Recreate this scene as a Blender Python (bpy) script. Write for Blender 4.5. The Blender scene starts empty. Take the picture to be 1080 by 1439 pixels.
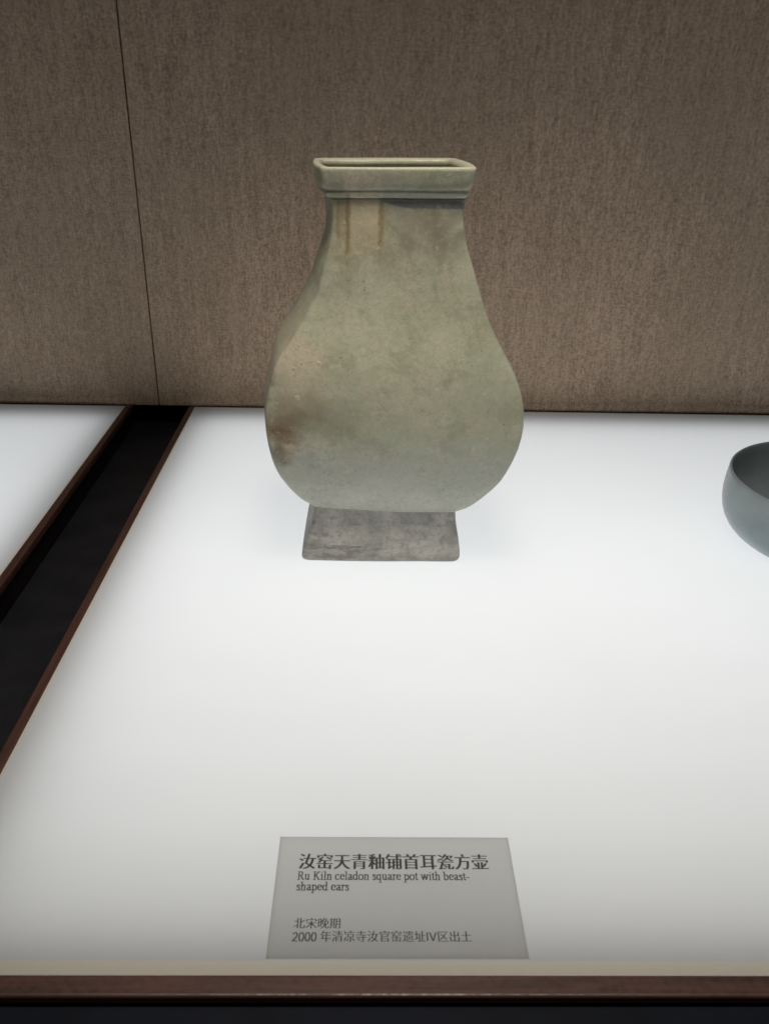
import bpy, bmesh, math, random
from mathutils import Vector, Matrix
random.seed(4)
S = 0.30                       # one working unit (camera height above the light table) in metres

# ------------------------------------------------------------------ camera, world, lamp, exposure
sc = bpy.context.scene
col = sc.collection
cam_d = bpy.data.cameras.new('camera')
cam = bpy.data.objects.new('camera', cam_d); col.objects.link(cam)
F_PX, PITCH, YAW, ROLL = 1196.48, 0.47714, 0.02342, 0.02299
fwd = Vector((math.sin(YAW)*math.cos(PITCH), math.cos(YAW)*math.cos(PITCH), -math.sin(PITCH)))
rt = Vector((math.cos(YAW), -math.sin(YAW), 0)); up = rt.cross(fwd)
c, s = math.cos(ROLL), math.sin(ROLL)
rt2, up2 = c*rt + s*up, -s*rt + c*up
m = Matrix((rt2, up2, -fwd)).transposed().to_4x4()
m.translation = Vector((0.57374, -0.67695, 1.0))*S
cam.matrix_world = m
cam_d.sensor_fit = 'VERTICAL'; cam_d.sensor_height = 24.0; cam_d.sensor_width = 18.0
cam_d.lens = 24.0*F_PX/1439.0
cam_d.clip_start = 0.01; cam_d.clip_end = 50
cam_d.dof.use_dof = True; cam_d.dof.focus_distance = 0.57; cam_d.dof.aperture_fstop = 17
sc.camera = cam

world = bpy.data.worlds.new('World'); sc.world = world; world.use_nodes = True
bg = world.node_tree.nodes['Background']
bg.inputs['Color'].default_value = (1.0, 0.95, 0.88, 1); bg.inputs['Strength'].default_value = 0.038

def aim(o, loc, target):
    o.location = loc
    o.rotation_euler = (Vector(target) - Vector(loc)).to_track_quat('-Z', 'Y').to_euler()

spot_d = bpy.data.lights.new('case_spotlight', 'SPOT')          # spotlight in the roof of the case
spot = bpy.data.objects.new('case_spotlight', spot_d); col.objects.link(spot)
spot_d.energy = 25; spot_d.color = (1.0, 0.93, 0.82); spot_d.spot_size = math.radians(56)
spot_d.spot_blend = 1.0; spot_d.shadow_soft_size = 0.12
aim(spot, (0.20, 0.05, 0.95), (0.20, 0.19, 0.0))

sc.view_settings.view_transform = 'Standard'; sc.view_settings.look = 'None'
sc.view_settings.gamma = 1.0; sc.view_settings.exposure = 0.0
sc.view_settings.use_curve_mapping = False
sc.render.engine = 'CYCLES'
sc.cycles.use_denoising = True
sc.cycles.max_bounces = 8; sc.cycles.diffuse_bounces = 5; sc.cycles.glossy_bounces = 4
sc.cycles.sample_clamp_indirect = 4.0

# ------------------------------------------------------------------ helpers
def tag(o, label=None, cat=None, group=None, kind=None):
    if label: o['label'] = label
    if cat: o['category'] = cat
    if group: o['group'] = group
    if kind: o['kind'] = kind
    return o

def empty(name, loc=(0, 0, 0)):
    o = bpy.data.objects.new(name, None); col.objects.link(o)
    o.location = loc; o.empty_display_size = 0.02
    return o

def link(name, me, mat, parent=None, smooth=False):
    o = bpy.data.objects.new(name, me); col.objects.link(o)
    if mat: me.materials.append(mat)
    if parent: o.parent = parent
    if smooth:
        for p in me.polygons: p.use_smooth = True
    return o

def box_mesh(name, lo, hi, bevel=0.0, seg=2):
    bm = bmesh.new(); bmesh.ops.create_cube(bm, size=1)
    lo, hi = Vector(lo), Vector(hi)
    for v in bm.verts:
        v.co = Vector((lo[i] + (v.co[i]+.5)*(hi[i]-lo[i]) for i in range(3)))
    if bevel: bmesh.ops.bevel(bm, geom=bm.edges[:], offset=bevel, segments=seg, profile=.5, affect='EDGES')
    me = bpy.data.meshes.new(name); bm.to_mesh(me); bm.free()
    return me

def box(name, lo, hi, mat, parent=None, bevel=0.0, seg=2):
    return link(name, box_mesh(name, lo, hi, bevel, seg), mat, parent)

class N:
    """small node-graph builder"""
    def __init__(self, name):
        self.m = bpy.data.materials.new(name); self.m.use_nodes = True
        self.t = self.m.node_tree; self.t.nodes.clear()
        self.out = self.t.nodes.new('ShaderNodeOutputMaterial')
        self.co = self.t.nodes.new('ShaderNodeTexCoord').outputs['Object']
    def new(self, typ, ins=None, **kw):
        n = self.t.nodes.new(typ)
        for k, v in kw.items(): setattr(n, k, v)
        for k, v in (ins or {}).items(): self.set(n.inputs[k], v)
        return n
    def set(self, sock, v):
        if isinstance(v, bpy.types.NodeSocket): self.t.links.new(v, sock)
        else:
            if isinstance(v, (tuple, list)) and len(v) == 3 and sock.type == 'RGBA': v = (*v, 1)
            sock.default_value = v
    def math(self, op, a, b=0.0, c=0.0, clamp=False):
        n = self.new('ShaderNodeMath', {0: a, 1: b, 2: c}, operation=op); n.use_clamp = clamp
        return n.outputs[0]
    def vmath(self, op, a, b=(0, 0, 0)):
        n = self.new('ShaderNodeVectorMath', {0: a, 1: b}, operation=op)
        return n.outputs['Value' if op == 'LENGTH' else 'Vector']
    def noise(self, scale, detail=4, rough=.55, vec=None, stretch=None, dist=0.0):
        vec = vec or self.co
        if stretch: vec = self.vmath('MULTIPLY', vec, stretch)
        return self.new('ShaderNodeTexNoise', {'Vector': vec, 'Scale': scale, 'Detail': detail, 'Roughness': rough, 'Distortion': dist}).outputs['Fac']
    def ramp(self, x, a, b, lo=0.0, hi=1.0, smooth=True):
        n = self.new('ShaderNodeMapRange', {'Value': x, 'From Min': a, 'From Max': b, 'To Min': lo, 'To Max': hi},
                     interpolation_type='SMOOTHSTEP' if smooth else 'LINEAR')
        return n.outputs['Result']
    def mix(self, f, a, b, mode='MIX'):
        n = self.new('ShaderNodeMix', data_type='RGBA', blend_type=mode)
        self.set(n.inputs['Factor'], f); self.set(n.inputs[6], a); self.set(n.inputs[7], b)
        return n.outputs[2]
    def xyz(self, v=None):
        n = self.new('ShaderNodeSeparateXYZ', {0: v or self.co}); return n.outputs
    def blob(self, ctr, rad, wob=.5, scale=60, edge=(1.0, .45)):
        d = self.vmath('LENGTH', self.vmath('DIVIDE', self.vmath('SUBTRACT', self.co, ctr), rad))
        d = self.math('ADD', d, self.math('MULTIPLY', self.math('SUBTRACT', self.noise(scale, 3), .5), wob*2))
        return self.ramp(d, edge[0], edge[1])
    def bump(self, h, strength, dist):
        return self.new('ShaderNodeBump', {'Height': h, 'Strength': strength, 'Distance': dist}).outputs['Normal']
    def bsdf(self, color, rough, normal=None, **kw):
        n = self.new('ShaderNodeBsdfPrincipled', {'Base Color': color, 'Roughness': rough})
        if normal: self.set(n.inputs['Normal'], normal)
        for k, v in kw.items(): self.set(n.inputs[k.replace('_', ' ')], v)
        return n.outputs[0]
    def done(self, sh):
        self.t.links.new(sh, self.out.inputs['Surface']); return self.m

# ------------------------------------------------------------------ materials of the setting
def mat_fabric():
    n = N('brown_woven_fabric')
    weft = n.noise(760, 3, .65, stretch=(1.0, 1.0, 0.26))
    warp = n.noise(900, 2, .6, stretch=(0.34, 1.0, 1.0))
    slub = n.noise(170, 3, .6, stretch=(1.0, 1.0, 0.13))
    big = n.noise(11, 3, .5, stretch=(1.0, 1.0, 0.6))
    twill = n.new('ShaderNodeTexWave', {'Vector': n.co, 'Scale': 420.0, 'Distortion': 2.0, 'Detail': 2.0, 'Detail Scale': 3.0}, wave_type='BANDS', bands_direction='DIAGONAL').outputs['Fac']
    f = n.math('ADD', n.math('MULTIPLY', weft, .42), n.math('MULTIPLY', warp, .34))
    f = n.math('ADD', f, n.math('MULTIPLY', twill, .10))
    f = n.math('ADD', f, n.math('MULTIPLY', slub, .20))
    base = n.mix(n.ramp(f, .34, .70), (0.319, 0.216, 0.153), (0.827, 0.638, 0.486))
    base = n.mix(n.ramp(big, .3, .7, 0, .30), base, (0.498, 0.391, 0.277))
    return n.done(n.bsdf(base, .92, n.bump(f, .9, .0010), Sheen_Weight=.1, Specular_IOR_Level=.15))

def mat_wood(st):
    n = N('dark_red_wood')
    g = n.noise(260, 5, .6, stretch=st, dist=.4)
    g2 = n.noise(300, 3, .6)
    colr = n.mix(n.ramp(g, .3, .7), (0.045, 0.019, 0.014), (0.088, 0.038, 0.029))
    colr = n.mix(n.ramp(g2, .68, .8, 0, .12), colr, (0.20, 0.12, 0.08))
    return n.done(n.bsdf(colr, n.ramp(g2, .3, .7, .38, .55), n.bump(g, .2, .0003)))

def mat_dark(name, colr, rough):
    n = N(name)
    f = n.noise(35, 5, .6)
    d = tuple(v*.65 for v in colr)
    return n.done(n.bsdf(n.mix(n.ramp(f, .3, .7), d, colr), rough, n.bump(n.noise(900, 2), .15, .0003), Specular_IOR_Level=.12))

def mat_diffuser():
    n = N('frosted_white_acrylic')
    f = n.noise(9, 3, .5)
    colr = n.mix(f, (0.86, 0.87, 0.88), (0.90, 0.905, 0.91))
    tr = n.new('ShaderNodeBsdfTranslucent', {'Color': colr}).outputs[0]
    df = n.bsdf(n.mix(n.noise(500, 2), (0.80, 0.79, 0.76), (0.84, 0.83, 0.80)), .55)
    mx = n.new('ShaderNodeMixShader', {0: .14, 1: tr, 2: df})
    return n.done(mx.outputs[0])

def mat_edge():
    n = N('cream_acrylic_edge')
    tr = n.new('ShaderNodeBsdfTranslucent', {'Color': (0.96, 0.90, 0.78, 1)}).outputs[0]
    df = n.bsdf(n.mix(n.noise(200, 2), (0.66, 0.61, 0.52), (0.72, 0.67, 0.58)), .5)
    return n.done(n.new('ShaderNodeMixShader', {0: .35, 1: tr, 2: df}).outputs[0])

def mat_plain(name, colr, rough, var=.12, scale=40):
    n = N(name); f = n.noise(scale, 4)
    return n.done(n.bsdf(n.mix(f, tuple(v*(1-var) for v in colr), tuple(v*(1+var) for v in colr)), rough))

M_FAB, M_WOODX, M_WOODY = mat_fabric(), mat_wood((.06, 1.0, 1.0)), mat_wood((1.0, .06, 1.0))
M_FLOOR = mat_dark('black_case_floor', (0.018, 0.018, 0.022), .6)
M_SKIRT = mat_dark('black_tray_metal', (0.014, 0.012, 0.013), .5)
M_BACK = mat_dark('black_wall_backing', (0.006, 0.005, 0.005), .9)
M_DIFF = mat_diffuser()
M_EDGE = mat_edge()
M_TRAY = mat_plain('white_tray_lining', (0.5, 0.5, 0.5), .8, .05)

# ------------------------------------------------------------------ setting: case floor and back wall
FLOOR_Z = -0.024
Y_BACK = 1.998*S
me = box_mesh('case_floor', (-1.1, -0.45, FLOOR_Z-0.02), (1.3, Y_BACK+0.06, FLOOR_Z))
tag(link('case_floor', me, M_FLOOR), kind='structure')
tag(box('case_front_ledge', (-1.1, -0.45, FLOOR_Z+.0004), (1.3, -0.0088, -0.0044), mat_dark('navy_painted_ledge', (0.007, 0.009, 0.016), .6), bevel=.001), kind='structure')
WY = Y_BACK + 0.008
SEAM_X = -0.1235*S
back = box('back_wall', (-1.1, WY+0.0122, FLOOR_Z), (1.3, WY+0.03, 1.0), M_BACK)
tag(back, kind='structure')
for x0, x1 in ((-1.08, SEAM_X-0.0006), (SEAM_X+0.0006, 1.28)):
    box('fabric_panel', (x0, WY, -0.002), (x1, WY+0.012, 0.98), M_FAB, back, bevel=.0008)

# ------------------------------------------------------------------ light tables
def light_box(x0, x1, y0, y1, label, energy):
    t = tag(empty('light_table', ((x0+x1)/2, (y0+y1)/2, FLOOR_Z)), label, 'light table', 'light tables in the case')
    inv = -Vector(t.location)
    def P(o): o.location = inv; return o
    e, f, w, h, g = 0.0016, 0.0058, 0.0058, 0.0064, 0.0086       # cream edge strip (sides, front), wooden rail width and height
    # diffuser sheet
    bm = bmesh.new()
    vs = [bm.verts.new(p) for p in ((x0+e, y0+f, 0), (x1-e, y0+f, 0), (x1-e, y1-e, 0), (x0+e, y1-e, 0))]
    bm.faces.new(vs); me = bpy.data.meshes.new('diffuser_panel'); bm.to_mesh(me); bm.free()
    P(link('diffuser_panel', me, M_DIFF, t))
    for a, b, c2, d in ((x0, y0, x1, y0+f), (x0, y1-e, x1, y1), (x0, y0+f, x0+e, y1-e), (x1-e, y0+f, x1, y1-e)):
        bm = bmesh.new()
        bm.faces.new([bm.verts.new(p) for p in ((a, b, 0), (c2, b, 0), (c2, d, 0), (a, d, 0))])
        me = bpy.data.meshes.new('panel_edge'); bm.to_mesh(me); bm.free()
        P(link('panel_edge', me, M_EDGE, t))
    zt = 0.0006
    for lo, hi in (((x0-w, y0-g, zt-.0048), (x1+w, y0, zt)), ((x0-w, y1, zt-h), (x1+w, y1+w, zt-.0016)),
                   ((x0-w, y0, zt-h), (x0, y1, zt)), ((x1, y0, zt-h), (x1+w, y1, zt))):
        P(box('wooden_rail', lo, hi, M_WOODX if hi[0]-lo[0] > .1 else M_WOODY, t, bevel=.0011, seg=3))
    zs = zt-h-.0002
    for lo, hi in (((x0-w+.002, y0-w+.002, FLOOR_Z), (x1+w-.002, y0, zs)), ((x0-w+.002, y1, FLOOR_Z), (x1+w-.002, y1+w-.002, zs)),
                   ((x0-w+.002, y0, FLOOR_Z), (x0, y1, zs)), ((x1, y0, FLOOR_Z), (x1+w-.002, y1, zs))):
        P(box('skirt', lo, hi, M_SKIRT, t))
    P(box('tray_bottom', (x0+.0005, y0+.0005, FLOOR_Z+.0002), (x1-.0005, y1-.0005, FLOOR_Z+.0012), M_TRAY, t))
    # rows of LED boards under the sheet; the front rows are dimmer
    fi, bi, si, rows = 0.013, 0.027, 0.010, 12
    dy = (y1-y0-fi-bi)/rows
    gain = (.52, .66, .77, .86, .93, .98, 1, .98, .95, .92, .90, .89)
    for k in range(rows):
        ld = bpy.data.lights.new('led_backlight', 'AREA'); ld.shape = 'RECTANGLE'
        ld.size, ld.size_y = x1-x0-2*si, dy
        ld.energy = energy*gain[k]*ld.size*ld.size_y; ld.color = (0.945, 0.975, 1.0)
        lo = bpy.data.objects.new('led_backlight', ld); col.objects.link(lo); lo.parent = t
        lo.location = Vector(((x0+x1)/2, y0+fi+(k+.5)*dy, FLOOR_Z+.0025)) + inv; lo.rotation_euler = (math.pi, 0, 0)
    return t
L_OUT = 2.6
light_box(0, 0.84, 0, Y_BACK, 'white glowing light table under the celadon vase and label card', L_OUT)
light_box(-0.42, -0.2285*S, 0, Y_BACK, 'empty white glowing light table across the black gap', L_OUT)

# ------------------------------------------------------------------ the vase
XC, YC, KD = 0.61, 1.116, 0.62
BL = [(.128,.4650),(.1341,.4594),(.1474,.4440),(.1617,.4297),(.1945,.4067),(.2244,.3905),(.2529,.3796),(.2849,.3712),(.3152,.3666),(.342,.3648),(.3653,.3648),(.3949,.3680),(.4211,.3735),(.4524,.3815),(.4788,.3914),(.5,.4051),(.5347,.4286),(.5621,.4462),(.588,.4605),(.6102,.4712),(.6529,.4832),(.6785,.4905),(.7021,.4962),(.7385,.4992),(.7631,.4994),(.79,.4975)]
BR = [(.118,.7700),(.1245,.7750),(.133,.7905),(.1531,.8121),(.1844,.8381),(.2204,.8609),(.2585,.877),(.2882,.8862),(.3164,.8913),(.3544,.8932),(.3886,.8916),(.4027,.8893),(.4327,.8813),(.4653,.8675),(.4948,.8504),(.5254,.8329),(.5505,.8188),(.5777,.8060),(.6089,.7945),(.6422,.7833),(.6714,.7741),(.7003,.7649),(.7238,.7588),(.7522,.7552),(.7739,.7552),(.79,.7560)]
FLx = [(0,.4240),(.0143,.4258),(.036,.4319),(.0613,.4403),(.0915,.4514),(.134,.4600)]
FRx = [(0,.7900),(.03,.7873),(.0655,.7822),(.1008,.7770),(.134,.7743)]

def spline(pts, z):
    if z <= pts[0][0]: return pts[0][1]
    if z >= pts[-1][0]: return pts[-1][1]
    for i in range(len(pts)-1):
        if pts[i][0] <= z <= pts[i+1][0]: break
    def slope(j):
        a, b = max(j-1, 0), min(j+1, len(pts)-1)
        return (pts[b][1]-pts[a][1])/(pts[b][0]-pts[a][0])
    h = pts[i+1][0]-pts[i][0]; t = (z-pts[i][0])/h
    return ((2*t**3-3*t*t+1)*pts[i][1] + (t**3-2*t*t+t)*h*slope(i) + (-2*t**3+3*t*t)*pts[i+1][1] + (t**3-t*t)*h*slope(i+1))
def smooth(pts, z, w=.012):
    ks = (-1, -.5, 0, .5, 1); ws = (1, 2, 3, 2, 1)
    return sum(k*spline(pts, z+a*w) for a, k in zip(ks, ws))/9
TILT = [(0, 0), (.129, .0048), (.30, 0), (.70, 0), (.86, -.0030)]
SHEAR = [(0, 0), (.05, .004), (.13, .020), (.3, .028), (.45, .020), (.60, .026), (.72, .017), (.86, .022)]
def lin(pts, z):
    for (a, b), (c2, d) in zip(pts, pts[1:]):
        if a <= z <= c2: return b+(d-b)*(z-a)/(c2-a)
    return pts[0][1] if z < pts[0][0] else pts[-1][1]

def wob(x, y, z):              # slow hand-made unevenness, working units
    return (.0016*math.sin(9*x+14*z+1.1)*math.cos(11*z-5*x+y*7) + .0009*math.sin(31*x-22*z+y*9) + .0006*math.sin(47*z+38*x+2))

CHIPS = [(0, .432, .0055, .008), (0, .402, .0030, .006), (0, .553, .0018, .006), (1, .004, .0040, .010), (0, .02, .0025, .008)]
NS, NCR = 18, 5
def ring(z, xl, xr, grow=0.0, rad=.011, bulge=.006, zoff=None, rough=1.0):
    """one horizontal section of the square vessel, in local metres"""
    t = lin(TILT, z); e = lin(SHEAR, z)
    hw = (xr-xl)/2; yf, yb = YC-KD*hw-grow, YC+KD*hw+grow
    xl, xr = xl-grow, xr+grow
    sh = lambda y: -e*(y-yf)/(yb-yf)
    rad = min(rad, .3*(yb-yf))
    cs = [((xr-rad, yf+rad), -90), ((xr-rad, yb-rad), 0), ((xl+rad, yb-rad), 90), ((xl+rad, yf+rad), 180)]
    pts = []
    for i, ((cx, cy), a0) in enumerate(cs):
        for k in range(NCR+1):
            a = math.radians(a0+90*k/NCR); pts.append((cx+rad*math.cos(a), cy+rad*math.sin(a)))
        (nx, ny), a1 = cs[(i+1) % 4]
        p0 = pts[-1]; a = math.radians(a1); p1 = (nx+rad*math.cos(a), ny+rad*math.sin(a))
        nrm = (math.cos(math.radians(a0+90)), math.sin(math.radians(a0+90)))
        for k in range(1, NS):
            u = k/NS; b = bulge*(1-(2*u-1)**2)
            pts.append((p0[0]+(p1[0]-p0[0])*u+nrm[0]*b, p0[1]+(p1[1]-p0[1])*u+nrm[1]*b))
    out = []
    for x, y in pts:
        u = (x-xl)/(xr-xl)
        zz = z + t*(1-2*u) if zoff is None else zoff
        dx, dy = x-(xl+xr)/2, y-YC; L = math.hypot(dx, dy) or 1
        d = wob(x, y, zz)*rough
        if y < yf+.02 and (x < xl+.02 or x > xr-.02):          # worn, uneven front corners with small chips
            near = max(0, 1-min(math.hypot(x-xl, y-yf), math.hypot(x-xr, y-yf))/.02)
            d += near*(.0005*math.sin(61*zz+4*u)*math.sin(23*zz+1)+.00025*math.sin(197*zz+1.7)*math.sin(37*zz))
            for cu, cz, cd, cw in CHIPS:
                if (u < .5) == (cu < .5): d -= near*cd*math.exp(-((zz-cz)/cw)**2)
        out.append(((x+sh(y)-XC+d*dx/L)*S, (y-YC+d*dy/L)*S, zz*S))
    return out

def loft(name, rings, mat, parent, cap0=True, cap1=True, closed=False):
    bm = bmesh.new(); rv = [[bm.verts.new(p) for p in r] for r in rings]; n = len(rv[0])
    seq = list(zip(rv, rv[1:])) + ([(rv[-1], rv[0])] if closed else [])
    for a, b in seq:
        for i in range(n):
            bm.faces.new((a[i], a[(i+1) % n], b[(i+1) % n], b[i]))
    if not closed:
        if cap0: bm.faces.new(rv[0][::-1])
        if cap1: bm.faces.new(rv[-1])
    bmesh.ops.recalc_face_normals(bm, faces=bm.faces[:])
    me = bpy.data.meshes.new(name); bm.to_mesh(me); bm.free()
    return link(name, me, mat, parent, smooth=True)

def px(x, z): return ((x-XC)*S, z*S)      # vessel-face coordinates to local metres

def mat_glaze():
    n = N('crackled_celadon_glaze')
    x, y, z = n.xyz()
    big = n.noise(26, 4, .55); mid = n.noise(85, 5, .62); fine = n.noise(800, 4, .7); hor = n.noise(90, 4, .6, stretch=(.35, .35, 1.2))
    blotch = n.noise(48, 6, .68, dist=.8)
    green, beige, grey = (0.468, 0.486, 0.345), (0.556, 0.526, 0.392), (0.491, 0.497, 0.445)
    cl = n.mix(n.ramp(big, .38, .66), green, beige)
    cl = n.mix(n.ramp(hor, .46, .70, 0, .45), cl, (0.608, 0.608, 0.503))
    cl = n.mix(n.ramp(blotch, .48, .64, 0, .75), cl, (0.374, 0.380, 0.263))
    cl = n.mix(n.ramp(mid, .52, .66, 0, .6), cl, (0.573, 0.515, 0.386))
    cl = n.mix(n.math('MULTIPLY', n.ramp(z, .112, .070), .7), cl, grey)               # lower belly greyer, the white panel's reflection painted in
    # warm patches of the glaze, ragged and mottled, plus belly shading painted in
    rag = n.ramp(blotch, .30, .58, .5, 1.0)
    def B(px_, pz, rx, rz, a, colr, scale=70, wob=1.1):
        nonlocal cl
        mk = n.blob(((px_-XC)*S, -.06, pz*S), (rx*S, .25, rz*S), wob=wob, scale=scale, edge=(1.25, .1))
        cl = n.mix(n.math('MULTIPLY', n.math('MULTIPLY', mk, rag), a), cl, colr)
    B(.435, .462, .075, .075, .75, (0.655, 0.550, 0.404))
    B(.425, .400, .095, .060, .75, (0.398, 0.322, 0.216))
    B(.400, .335, .060, .045, 1.0, (0.275, 0.181, 0.099), 110)
    B(.395, .290, .028, .038, .90, (0.234, 0.181, 0.094), 140)
    B(.410, .303, .022, .014, .80, (0.679, 0.550, 0.386), 140, .6)
    B(.405, .240, .040, .018, .50, (0.608, 0.550, 0.421), 140)
    B(.675, .715, .125, .080, .8, (0.285, 0.245, 0.175), 60)
    B(.520, .725, .050, .090, .70, (0.36, 0.325, 0.235), 90)
    B(.500, .810, .035, .060, .55, (0.36, 0.34, 0.26), 120)
    B(.490, .355, .110, .070, .70, (0.304, 0.292, 0.199), 40)  # darker belly zone, shade painted into the glaze colour
    B(.600, .180, .190, .060, .60, (0.632, 0.614, 0.538), 40)  # pale underside of the belly, light from the table painted in
    B(.560, .560, .120, .080, .50, (0.632, 0.597, 0.445), 40)
    B(.800, .450, .080, .090, .40, (0.433, 0.468, 0.351), 40)
    B(.398, .338, .038, .030, 1.0, (0.20, 0.115, 0.055), 160, .9)
    B(.420, .372, .050, .022, .8, (0.26, 0.20, 0.12), 130, 1.0)
    B(.392, .287, .016, .030, 1.0, (0.17, 0.12, 0.055), 160, .8)
    B(.450, .482, .030, .022, .6, (0.62, 0.52, 0.39), 150, .8)
    # mended strip down the neck, in plain cream filler, with brown runs beside it
    wx = n.math('ADD', x, n.math('MULTIPLY', n.math('SUBTRACT', n.noise(95, 4, .6), .5), .0060))
    wz = n.math('ADD', z, n.math('MULTIPLY', n.math('SUBTRACT', n.noise(110, 4), .5), .022))
    front = n.ramp(y, -.018, -.022)
    def band(a, b, lo, hi, ex=.0012, ez=.004, et=.001):
        f = n.math('MULTIPLY', n.ramp(wx, a-ex, a+ex), n.ramp(wx, b+ex, b-ex))
        f = n.math('MULTIPLY', f, front)
        return n.math('MULTIPLY', f, n.math('MULTIPLY', n.ramp(wz, lo-ez, lo+ez), n.ramp(z, hi+et, hi-et)))
    cl = n.mix(n.math('MULTIPLY', band(-.0255, -.0050, .236, .2495, ex=.0013), .9), cl, (0.66, 0.585, 0.455))
    cl = n.mix(n.math('MULTIPLY', band(-.0225, -.0062, .2115, .2362, ex=.0011, ez=.012), .95), cl, (0.76, 0.665, 0.47))
    cl = n.mix(n.math('MULTIPLY', band(-.0315, -.0010, .204, .2345, ex=.003, ez=.010), .40), cl, (0.491, 0.421, 0.257))
    for sx, lo, hi, w, a in ((-.0292, .210, .2345, .0024, .65), (-.0240, .205, .238, .0022, .85), (-.0268, .220, .2345, .0014, .5),
                             (-.0048, .205, .2345, .0026, .65), (-.0228, .2045, .2095, .0034, .6)):
        cl = n.mix(n.math('MULTIPLY', band(sx-w/2, sx+w/2, lo, hi, ex=.0010, ez=.008), a), cl, (0.316, 0.211, 0.082))
    # blue-grey glaze under the lip, with the lip's shadow painted in
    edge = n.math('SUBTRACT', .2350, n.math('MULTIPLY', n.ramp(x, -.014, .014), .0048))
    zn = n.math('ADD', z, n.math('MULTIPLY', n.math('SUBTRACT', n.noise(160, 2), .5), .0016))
    lip_tint = n.math('MULTIPLY', n.ramp(n.math('SUBTRACT', zn, edge), -.0006, .0008), n.ramp(wx, -.0075, -.004))
    lip_tint = n.math('MULTIPLY', lip_tint, n.ramp(z, .2415, .2400))
    low = n.math('MULTIPLY', lip_tint, n.ramp(zn, .2368, .2355))
    cl = n.mix(n.math('MULTIPLY', lip_tint, .45), cl, (0.538, 0.562, 0.556))
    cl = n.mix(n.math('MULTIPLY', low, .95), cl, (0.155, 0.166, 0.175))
    # crisp mottling and dark pin holes
    crisp = n.noise(270, 7, .75); veil = n.ramp(n.noise(38, 3), .35, .65, .25, 1.0)
    cl = n.mix(n.math('MULTIPLY', n.ramp(crisp, .50, .60), n.math('MULTIPLY', veil, .38)), cl, (0.30, 0.295, 0.215))
    cl = n.mix(n.math('MULTIPLY', n.ramp(crisp, .46, .38), n.math('MULTIPLY', veil, .35)), cl, (0.66, 0.64, 0.52))
    pin = n.new('ShaderNodeTexVoronoi', {'Vector': n.co, 'Scale': 210.0}).outputs['Distance']
    cl = n.mix(n.math('MULTIPLY', n.ramp(pin, .13, .06), n.ramp(n.noise(50, 2), .5, .6, 0, .75)), cl, (0.14, 0.125, 0.085))
    # thin pale glaze along the lip and the sharp corners, edge highlights painted in
    pt = n.new('ShaderNodeNewGeometry').outputs['Pointiness']
    cl = n.mix(n.math('MULTIPLY', n.ramp(pt, .515, .56), .55), cl, (0.68, 0.65, 0.51))
    cl = n.mix(n.math('MULTIPLY', n.ramp(z, .2508, .2518), .7), cl, (0.70, 0.67, 0.50))
    # pale specks, pin holes
    vor = n.new('ShaderNodeTexVoronoi', {'Vector': n.vmath('ADD', n.co, n.vmath('MULTIPLY', n.new('ShaderNodeTexNoise', {'Vector': n.co, 'Scale': 400.0}).outputs['Color'], (.006, .006, .003))), 'Scale': 130.0, 'Randomness': 1.0}).outputs['Distance']
    spk = n.math('MULTIPLY', n.ramp(vor, .24, .08), n.ramp(n.noise(75, 3), .56, .66))
    cl = n.mix(n.math('MULTIPLY', spk, .55), cl, (0.772, 0.749, 0.632))
    cl = n.mix(n.ramp(fine, .40, .66, 0, .28), cl, (0.328, 0.328, 0.240))
    hgt = n.math('ADD', n.math('MULTIPLY', mid, .7), n.math('MULTIPLY', fine, .12))
    hgt = n.math('ADD', hgt, n.math('MULTIPLY', spk, .2))
    return n.done(n.bsdf(cl, n.ramp(mid, .3, .7, .34, .5), n.bump(hgt, .55, .0018), Specular_IOR_Level=.45))

def mat_foot():
    n = N('grey_unglazed_foot')
    x, y, z = n.xyz()
    big = n.noise(45, 5, .6); fine = n.noise(420, 3, .65); hor = n.noise(120, 4, .65, stretch=(.3, .3, 1.6))
    cl = n.mix(n.ramp(big, .35, .68), (0.37, 0.358, 0.325), (0.60, 0.57, 0.51))
    cl = n.mix(n.ramp(hor, .5, .72, 0, .6), cl, (0.285, 0.277, 0.247))
    scar = n.math('MULTIPLY', n.ramp(n.noise(210, 6, .7, stretch=(.28, .28, 1.5)), .49, .60),
                  n.blob((-.028, -.04, .0085), (.034, .2, .009), wob=.6, edge=(1.2, .2)))
    cl = n.mix(n.math('MULTIPLY', scar, .5), cl, (0.112, 0.090, 0.068))
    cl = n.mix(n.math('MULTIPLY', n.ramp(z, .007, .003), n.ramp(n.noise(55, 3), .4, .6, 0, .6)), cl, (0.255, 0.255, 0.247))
    vor = n.new('ShaderNodeTexVoronoi', {'Vector': n.co, 'Scale': 170.0}).outputs['Distance']
    spk = n.math('MULTIPLY', n.ramp(vor, .13, .05), n.ramp(n.noise(70, 2), .58, .64))
    cl = n.mix(n.math('MULTIPLY', spk, .7), cl, (0.750, 0.720, 0.630))
    cl = n.mix(n.ramp(fine, .4, .7, 0, .3), cl, (0.285, 0.285, 0.255))
    crisp = n.noise(240, 7, .75)
    cl = n.mix(n.ramp(crisp, .50, .60, 0, .4), cl, (0.21, 0.20, 0.175))
    cl = n.mix(n.ramp(crisp, .45, .37, 0, .3), cl, (0.56, 0.54, 0.48))
    h = n.math('SUBTRACT', n.math('ADD', n.math('MULTIPLY', hor, .8), n.math('MULTIPLY', fine, .2)), n.math('MULTIPLY', scar, .9))
    return n.done(n.bsdf(cl, .55, n.bump(h, .5, .0014)))

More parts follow.
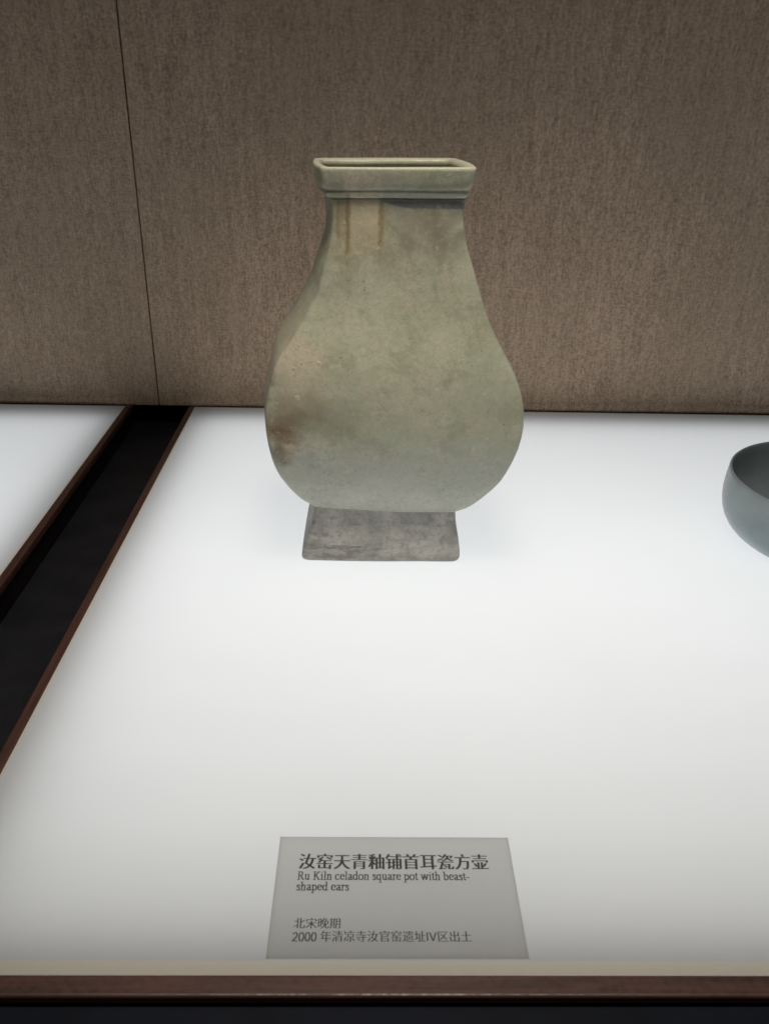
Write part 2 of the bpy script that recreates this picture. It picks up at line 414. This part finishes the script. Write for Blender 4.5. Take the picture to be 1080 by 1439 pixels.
vase = tag(empty('square_vase', (XC*S, YC*S, 0.0003)),
           'pear-shaped square celadon vase with lipped mouth and grey flared foot', 'vase')
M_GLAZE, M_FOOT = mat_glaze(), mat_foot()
sl = lambda z: smooth(BL, z+lin(TILT, z), .006 if z < .2 else .012); sr = lambda z: smooth(BR, z-lin(TILT, z), .006 if z < .2 else .012)
# foot
rings = []
for z, g in ((0, -.010), (0.0012, -.0045), (.004, -.001), (.009, 0)):
    rings.append(ring(z, smooth(FLx, max(z, .009)), smooth(FRx, max(z, .009)), grow=g, rad=.014, bulge=.002))
z = .009
while z < .1285:
    z += .0058; rings.append(ring(z, smooth(FLx, z), smooth(FRx, z), rad=.011, bulge=.002))
rings.append(ring(.131, smooth(FLx, .131), smooth(FRx, .131), grow=-.006, rad=.011, bulge=.002))
loft('foot', rings, M_FOOT, vase)
# body with its hollow inside
rings = [ring(.1275, .4605, .7738, grow=-.012), ring(.1278, .4605, .7738, grow=.0005), ring(.1300, .4595, .7748, grow=.003), ring(.1330, sl(.133), sr(.133), grow=.001)]
z = .137
while z < .781:
    r = .0105 if z < .6 else .0085
    rings.append(ring(z, sl(z), sr(z), rad=r)); z += .0048
rings.append(ring(.7850, sl(.7850), sr(.7850), rad=.0085))
for k in range(40):
    z = .7850 - k*(.7850-.165)/39
    rings.append(ring(z, sl(z), sr(z), grow=-.020, rad=.02, bulge=.004))
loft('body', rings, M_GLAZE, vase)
# moulded lip: lower fillet, groove, flaring band, rounded top, inner wall
LIP = [(.7853, -.0030), (.7860, .0012), (.7880, .0050), (.7910, .0067), (.7945, .0072), (.7978, .0069), (.8000, .0062), (.8016, .0074), (.8036, .0104),
       (.8075, .0124), (.817, .0141), (.828, .0156), (.836, .0164), (.8395, .0160), (.8415, .0142), (.8422, .0100), (.8417, .0050), (.8390, .0008), (.8340, -.0008), (.8290, -.0002), (.8255, .0030), (.819, .0055), (.808, .0030), (.796, -.004), (.7853, -.012)]
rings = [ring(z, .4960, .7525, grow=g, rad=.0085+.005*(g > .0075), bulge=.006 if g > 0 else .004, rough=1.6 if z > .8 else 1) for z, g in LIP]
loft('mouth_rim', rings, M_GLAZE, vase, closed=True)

# ------------------------------------------------------------------ the bowl beside it
def mat_bowl():
    n = N('pale_blue_grey_glaze')
    big = n.noise(30, 4, .5); fine = n.noise(300, 3)
    cl = n.mix(n.ramp(big, .35, .65), (0.255, 0.31, 0.335), (0.31, 0.37, 0.39))
    cl = n.mix(n.ramp(fine, .45, .7, 0, .15), cl, (0.34, 0.37, 0.35))
    return n.done(n.bsdf(cl, .30, n.bump(n.noise(120, 3), .15, .0006), Specular_IOR_Level=.4))
BP = [(0.0, .0), (.192, .0), (.199, .001), (.206, .005), (.2165, .013), (.2285, .026), (.2375, .041), (.2440, .058), (.2478, .078), (.2490, .098),
      (.2485, .116), (.2470, .134), (.2452, .150), (.2438, .1575), (.2418, .1600), (.2396, .1590), (.2382, .154), (.2385, .136), (.239, .11), (.236, .08),
      (.226, .05), (.208, .030), (.17, .019), (.10, .015), (0.0, .014)]
bm = bmesh.new(); NSEG = 96; rr = []
for r, z in BP:
    if r == 0: rr.append([bm.verts.new((0, 0, z*S))])
    else: rr.append([bm.verts.new((r*S*math.cos(2*math.pi*k/NSEG)*(1+.0015*math.sin(4*math.pi*k/NSEG)), r*S*math.sin(2*math.pi*k/NSEG), z*S)) for k in range(NSEG)])
for a, b in zip(rr, rr[1:]):
    for k in range(NSEG):
        k2 = (k+1) % NSEG
        if len(a) == 1: bm.faces.new((a[0], b[k2], b[k]))
        elif len(b) == 1: bm.faces.new((a[k], a[k2], b[0]))
        else: bm.faces.new((a[k], a[k2], b[k2], b[k]))
bmesh.ops.recalc_face_normals(bm, faces=bm.faces[:])
me = bpy.data.meshes.new('celadon_bowl'); bm.to_mesh(me); bm.free()
bowl = link('celadon_bowl', me, mat_bowl(), smooth=True); bowl.location = (1.694*S, 1.1423*S, .0003)
tag(bowl, 'low round blue-grey celadon bowl standing on the light table', 'bowl')

# ------------------------------------------------------------------ the label card
def mat_card():
    n = N('grey_translucent_card')
    f = n.noise(60, 3)
    tr = n.new('ShaderNodeBsdfTranslucent', {'Color': n.mix(f, (0.70, 0.70, 0.69), (0.74, 0.74, 0.725))}).outputs[0]
    df = n.bsdf(n.mix(n.noise(700, 2), (0.50, 0.50, 0.48), (0.54, 0.54, 0.52)), .6)
    return n.done(n.new('ShaderNodeMixShader', {0: .25, 1: tr, 2: df}).outputs[0])
CX0, CX1, CY0, CY1 = .4535*S, .7865*S, .0215*S, .212*S
card = empty('label_card', ((CX0+CX1)/2, CY0, 0.0))
tag(card, 'grey printed caption card lying on the light table before the vase', 'label card')
cinv = -Vector(card.location)
bm = bmesh.new()
quad = ((CX0, CY0), (CX1, CY0), (CX1, CY1), (CX0, CY1))
vs = [bm.verts.new((x, y, .0012)) for x, y in quad]; lo_ = [bm.verts.new((x, y, .0002)) for x, y in quad]
bm.faces.new(vs)
for k in range(4): bm.faces.new((lo_[k], lo_[(k+1) % 4], vs[(k+1) % 4], vs[k]))
me = bpy.data.meshes.new('sheet'); bm.to_mesh(me); bm.free()
sheet = link('sheet', me, mat_card(), card); sheet.location = cinv
M_INK = mat_plain('dark_grey_ink', (0.045, 0.047, 0.045), .7, .2, 300)
TZ = .00125

def han_line(text, x0, x1, ybase, h, thin, thick, track=1.0):
    """a line of Chinese print in song style: thin level strokes, heavy upright strokes"""
    cu = bpy.data.curves.new('han', 'FONT'); cu.body = text; cu.size = 1.0; cu.offset = thin; cu.space_character = track
    ob = bpy.data.objects.new('han', cu); col.objects.link(ob)
    bpy.context.view_layer.update()
    me0 = bpy.data.meshes.new_from_object(ob.evaluated_get(bpy.context.evaluated_depsgraph_get()))
    bpy.data.objects.remove(ob)
    co = [v.co.copy() for v in me0.vertices]
    ax, bx = min(v.x for v in co), max(v.x for v in co); ay, by = min(v.y for v in co), max(v.y for v in co)
    sx, sy = (x1-x0)/(bx-ax), h/(by-ay)
    V, Fc = [], []
    for k, d in enumerate((-thick, -thick/3, thick/3, thick)):
        off = len(V)
        V += [(x0+(v.x-ax+d)*sx, ybase+(v.y-ay)*sy, TZ+k*2e-6) for v in co]
        Fc += [tuple(i+off for i in p.vertices) for p in me0.polygons]
    me = bpy.data.meshes.new('printed_line'); me.from_pydata(V, [], Fc)
    o = link('printed_line', me, M_INK, card); o.location = cinv
    return o

# a small roman text face drawn with a broad nib: strokes in a unit em, x-height .45, capitals .66
def arc(cx, cy, rx, ry, a0, a1, n=12):
    return [(cx+rx*math.cos(math.radians(a0+(a1-a0)*k/n)), cy+ry*math.sin(math.radians(a0+(a1-a0)*k/n))) for k in range(n+1)]
X, A_, C_, D_ = .44, .68, .66, -.21
def ser(x, y, w=.09): return [(x-w, y), (x+w, y)]
G = {
 'R': (.66, [[(.17,0),(.17,C_)], ser(.17,0), [(.08,C_),(.34,C_)], arc(.32,.495,.15,.165,90,-90), [(.32,.33),(.17,.33)], [(.33,.33),(.56,0)], ser(.58,0,.06)]),
 'K': (.70, [[(.17,0),(.17,C_)], ser(.17,0), ser(.17,C_), [(.56,C_),(.18,.30)], ser(.56,C_,.08), [(.27,.38),(.58,0)], ser(.60,0,.08)]),
 'u': (.50, [[(.12,X),(.12,.14)]+arc(.24,.14,.12,.13,180,270,6)+[(.36,.09)], [(.37,X),(.37,0)], [(.04,X),(.12,X)], [(.29,X),(.37,X)], [(.37,.01),(.47,.03)]]),
 'i': (.27, [[(.14,X),(.14,0)], ser(.14,0), [(.05,.42),(.14,X)], [(.135,.62),(.145,.62)], [(.135,.60),(.145,.60)]]),
 'l': (.27, [[(.14,A_),(.14,0)], ser(.14,0), [(.05,.66),(.14,A_)]]),
 'n': (.51, [[(.13,X),(.13,0)], ser(.13,0,.08), [(.04,.42),(.13,X)], [(.13,.35)]+arc(.27,.33,.11,.11,150,0,8)+[(.38,0)], ser(.38,0,.08)]),
 'c': (.44, [arc(.24,.22,.18,.22,55,320,16), [(.345,.37),(.34,.35)]]),
 'e': (.45, [[(.07,.26),(.40,.26)], arc(.24,.23,.165,.215,8,320,18)]),
 'a': (.45, [arc(.21,.33,.12,.11,160,0,8)+[(.33,.06),(.36,.01),(.43,.04)], [(.33,.27),(.20,.22),(.10,.15),(.09,.08),(.13,.01),(.20,.01),(.33,.09)]]),
 'd': (.50, [[(.37,A_),(.37,0)], [(.28,.66),(.37,A_)], [(.37,.01),(.46,.03)], arc(.22,.22,.16,.215,40,320,16)]),
 'o': (.50, [arc(.25,.22,.19,.22,0,360,22)]),
 's': (.38, [[(.31,.33)]+arc(.19,.345,.105,.095,20,200,8)+[(.28,.18)]+arc(.19,.105,.115,.105,20,-160,8)]),
 'q': (.50, [[(.37,X),(.37,D_)], ser(.37,D_,.09), arc(.22,.22,.16,.215,40,320,16)]),
 'r': (.34, [[(.13,X),(.13,0)], ser(.13,0,.09), [(.04,.42),(.13,X)], [(.13,.33),(.20,.42),(.27,.43),(.31,.39)]]),
 'p': (.50, [[(.13,X),(.13,D_)], ser(.13,D_,.09), [(.04,.42),(.13,X)], arc(.27,.22,.16,.215,140,-140,16)]),
 't': (.29, [[(.14,.57),(.14,.07),(.18,.01),(.27,.05)], [(.03,X),(.26,X)]]),
 'w': (.72, [[(.08,X),(.22,.02)], [(.22,.02),(.36,X)], [(.36,X),(.50,.02)], [(.50,.02),(.64,X)], ser(.08,X,.07), ser(.36,X,.06), ser(.64,X,.06)]),
 'h': (.51, [[(.13,A_),(.13,0)], ser(.13,0,.08), [(.04,.66),(.13,A_)], [(.13,.35)]+arc(.27,.33,.11,.11,150,0,8)+[(.38,0)], ser(.38,0,.08)]),
 'b': (.50, [[(.12,A_),(.12,0)], [(.03,.66),(.12,A_)], arc(.27,.22,.16,.215,140,-140,16)]),
 '-': (.34, [[(.05,.20),(.27,.20)], [(.05,.22),(.27,.22)]]),
 '2': (.50, [arc(.24,.47,.16,.18,160,0,10)+[(.36,.35),(.06,.01)], [(.06,.01),(.42,.01)], [(.06,.03),(.42,.03)]]),
 '0': (.50, [arc(.25,.33,.18,.33,0,360,24)]),
 ' ': (.25, []),
}
def hull(pts):
    pts = sorted(set(pts))
    def half(ps):
        h = []
        for p in ps:
            while len(h) > 1 and (h[-1][0]-h[-2][0])*(p[1]-h[-2][1])-(h[-1][1]-h[-2][1])*(p[0]-h[-2][0]) <= 0: h.pop()
            h.append(p)
        return h
    return half(pts)[:-1] + half(pts[::-1])[:-1]
def roman_line(text, x0, x1, ybase, em_y, nib=(.054, .022)):
    V, Fc = [], []; pen = 0.0; k = 0
    adv = sum(G[ch][0] for ch in text); sx = (x1-x0)/adv
    for ch in text:
        w, strokes = G[ch]
        for st in strokes:
            for a, b in zip(st, st[1:]):
                q = [(round(p[0]+i*nib[0], 5), round(p[1]+j*nib[1], 5)) for p in (a, b) for i in (-1, 1) for j in (-1, 1)]
                h = hull(q); o = len(V); k += 1
                V += [(x0+(pen+px_)*sx, ybase+py_*em_y, TZ+(k % 7)*1.5e-6) for px_, py_ in h]
                Fc.append(tuple(range(o, o+len(h))))
        pen += w
    me = bpy.data.meshes.new('printed_line'); me.from_pydata(V, [], Fc)
    o = link('printed_line', me, M_INK, card); o.location = cinv
    return o
han_line('汝窑天青釉铺首耳瓷方壶', .1455, .2254, .0466, .0079, -.006, .038, 1.0)
roman_line('Ru Kiln celadon square pot with beast-', .1450, .2170, .0413, .0060)
roman_line('shaped ears', .1450, .1668, .0361, .0060)
han_line('北宋晚期', .1455, .1636, .0186, .0047, -.010, .024)
roman_line('2000', .1452, .1548, .0131, .0057)
han_line('年清凉寺汝官窑遗址Ⅳ区出土', .1562, .2149, .0129, .0047, -.010, .024)
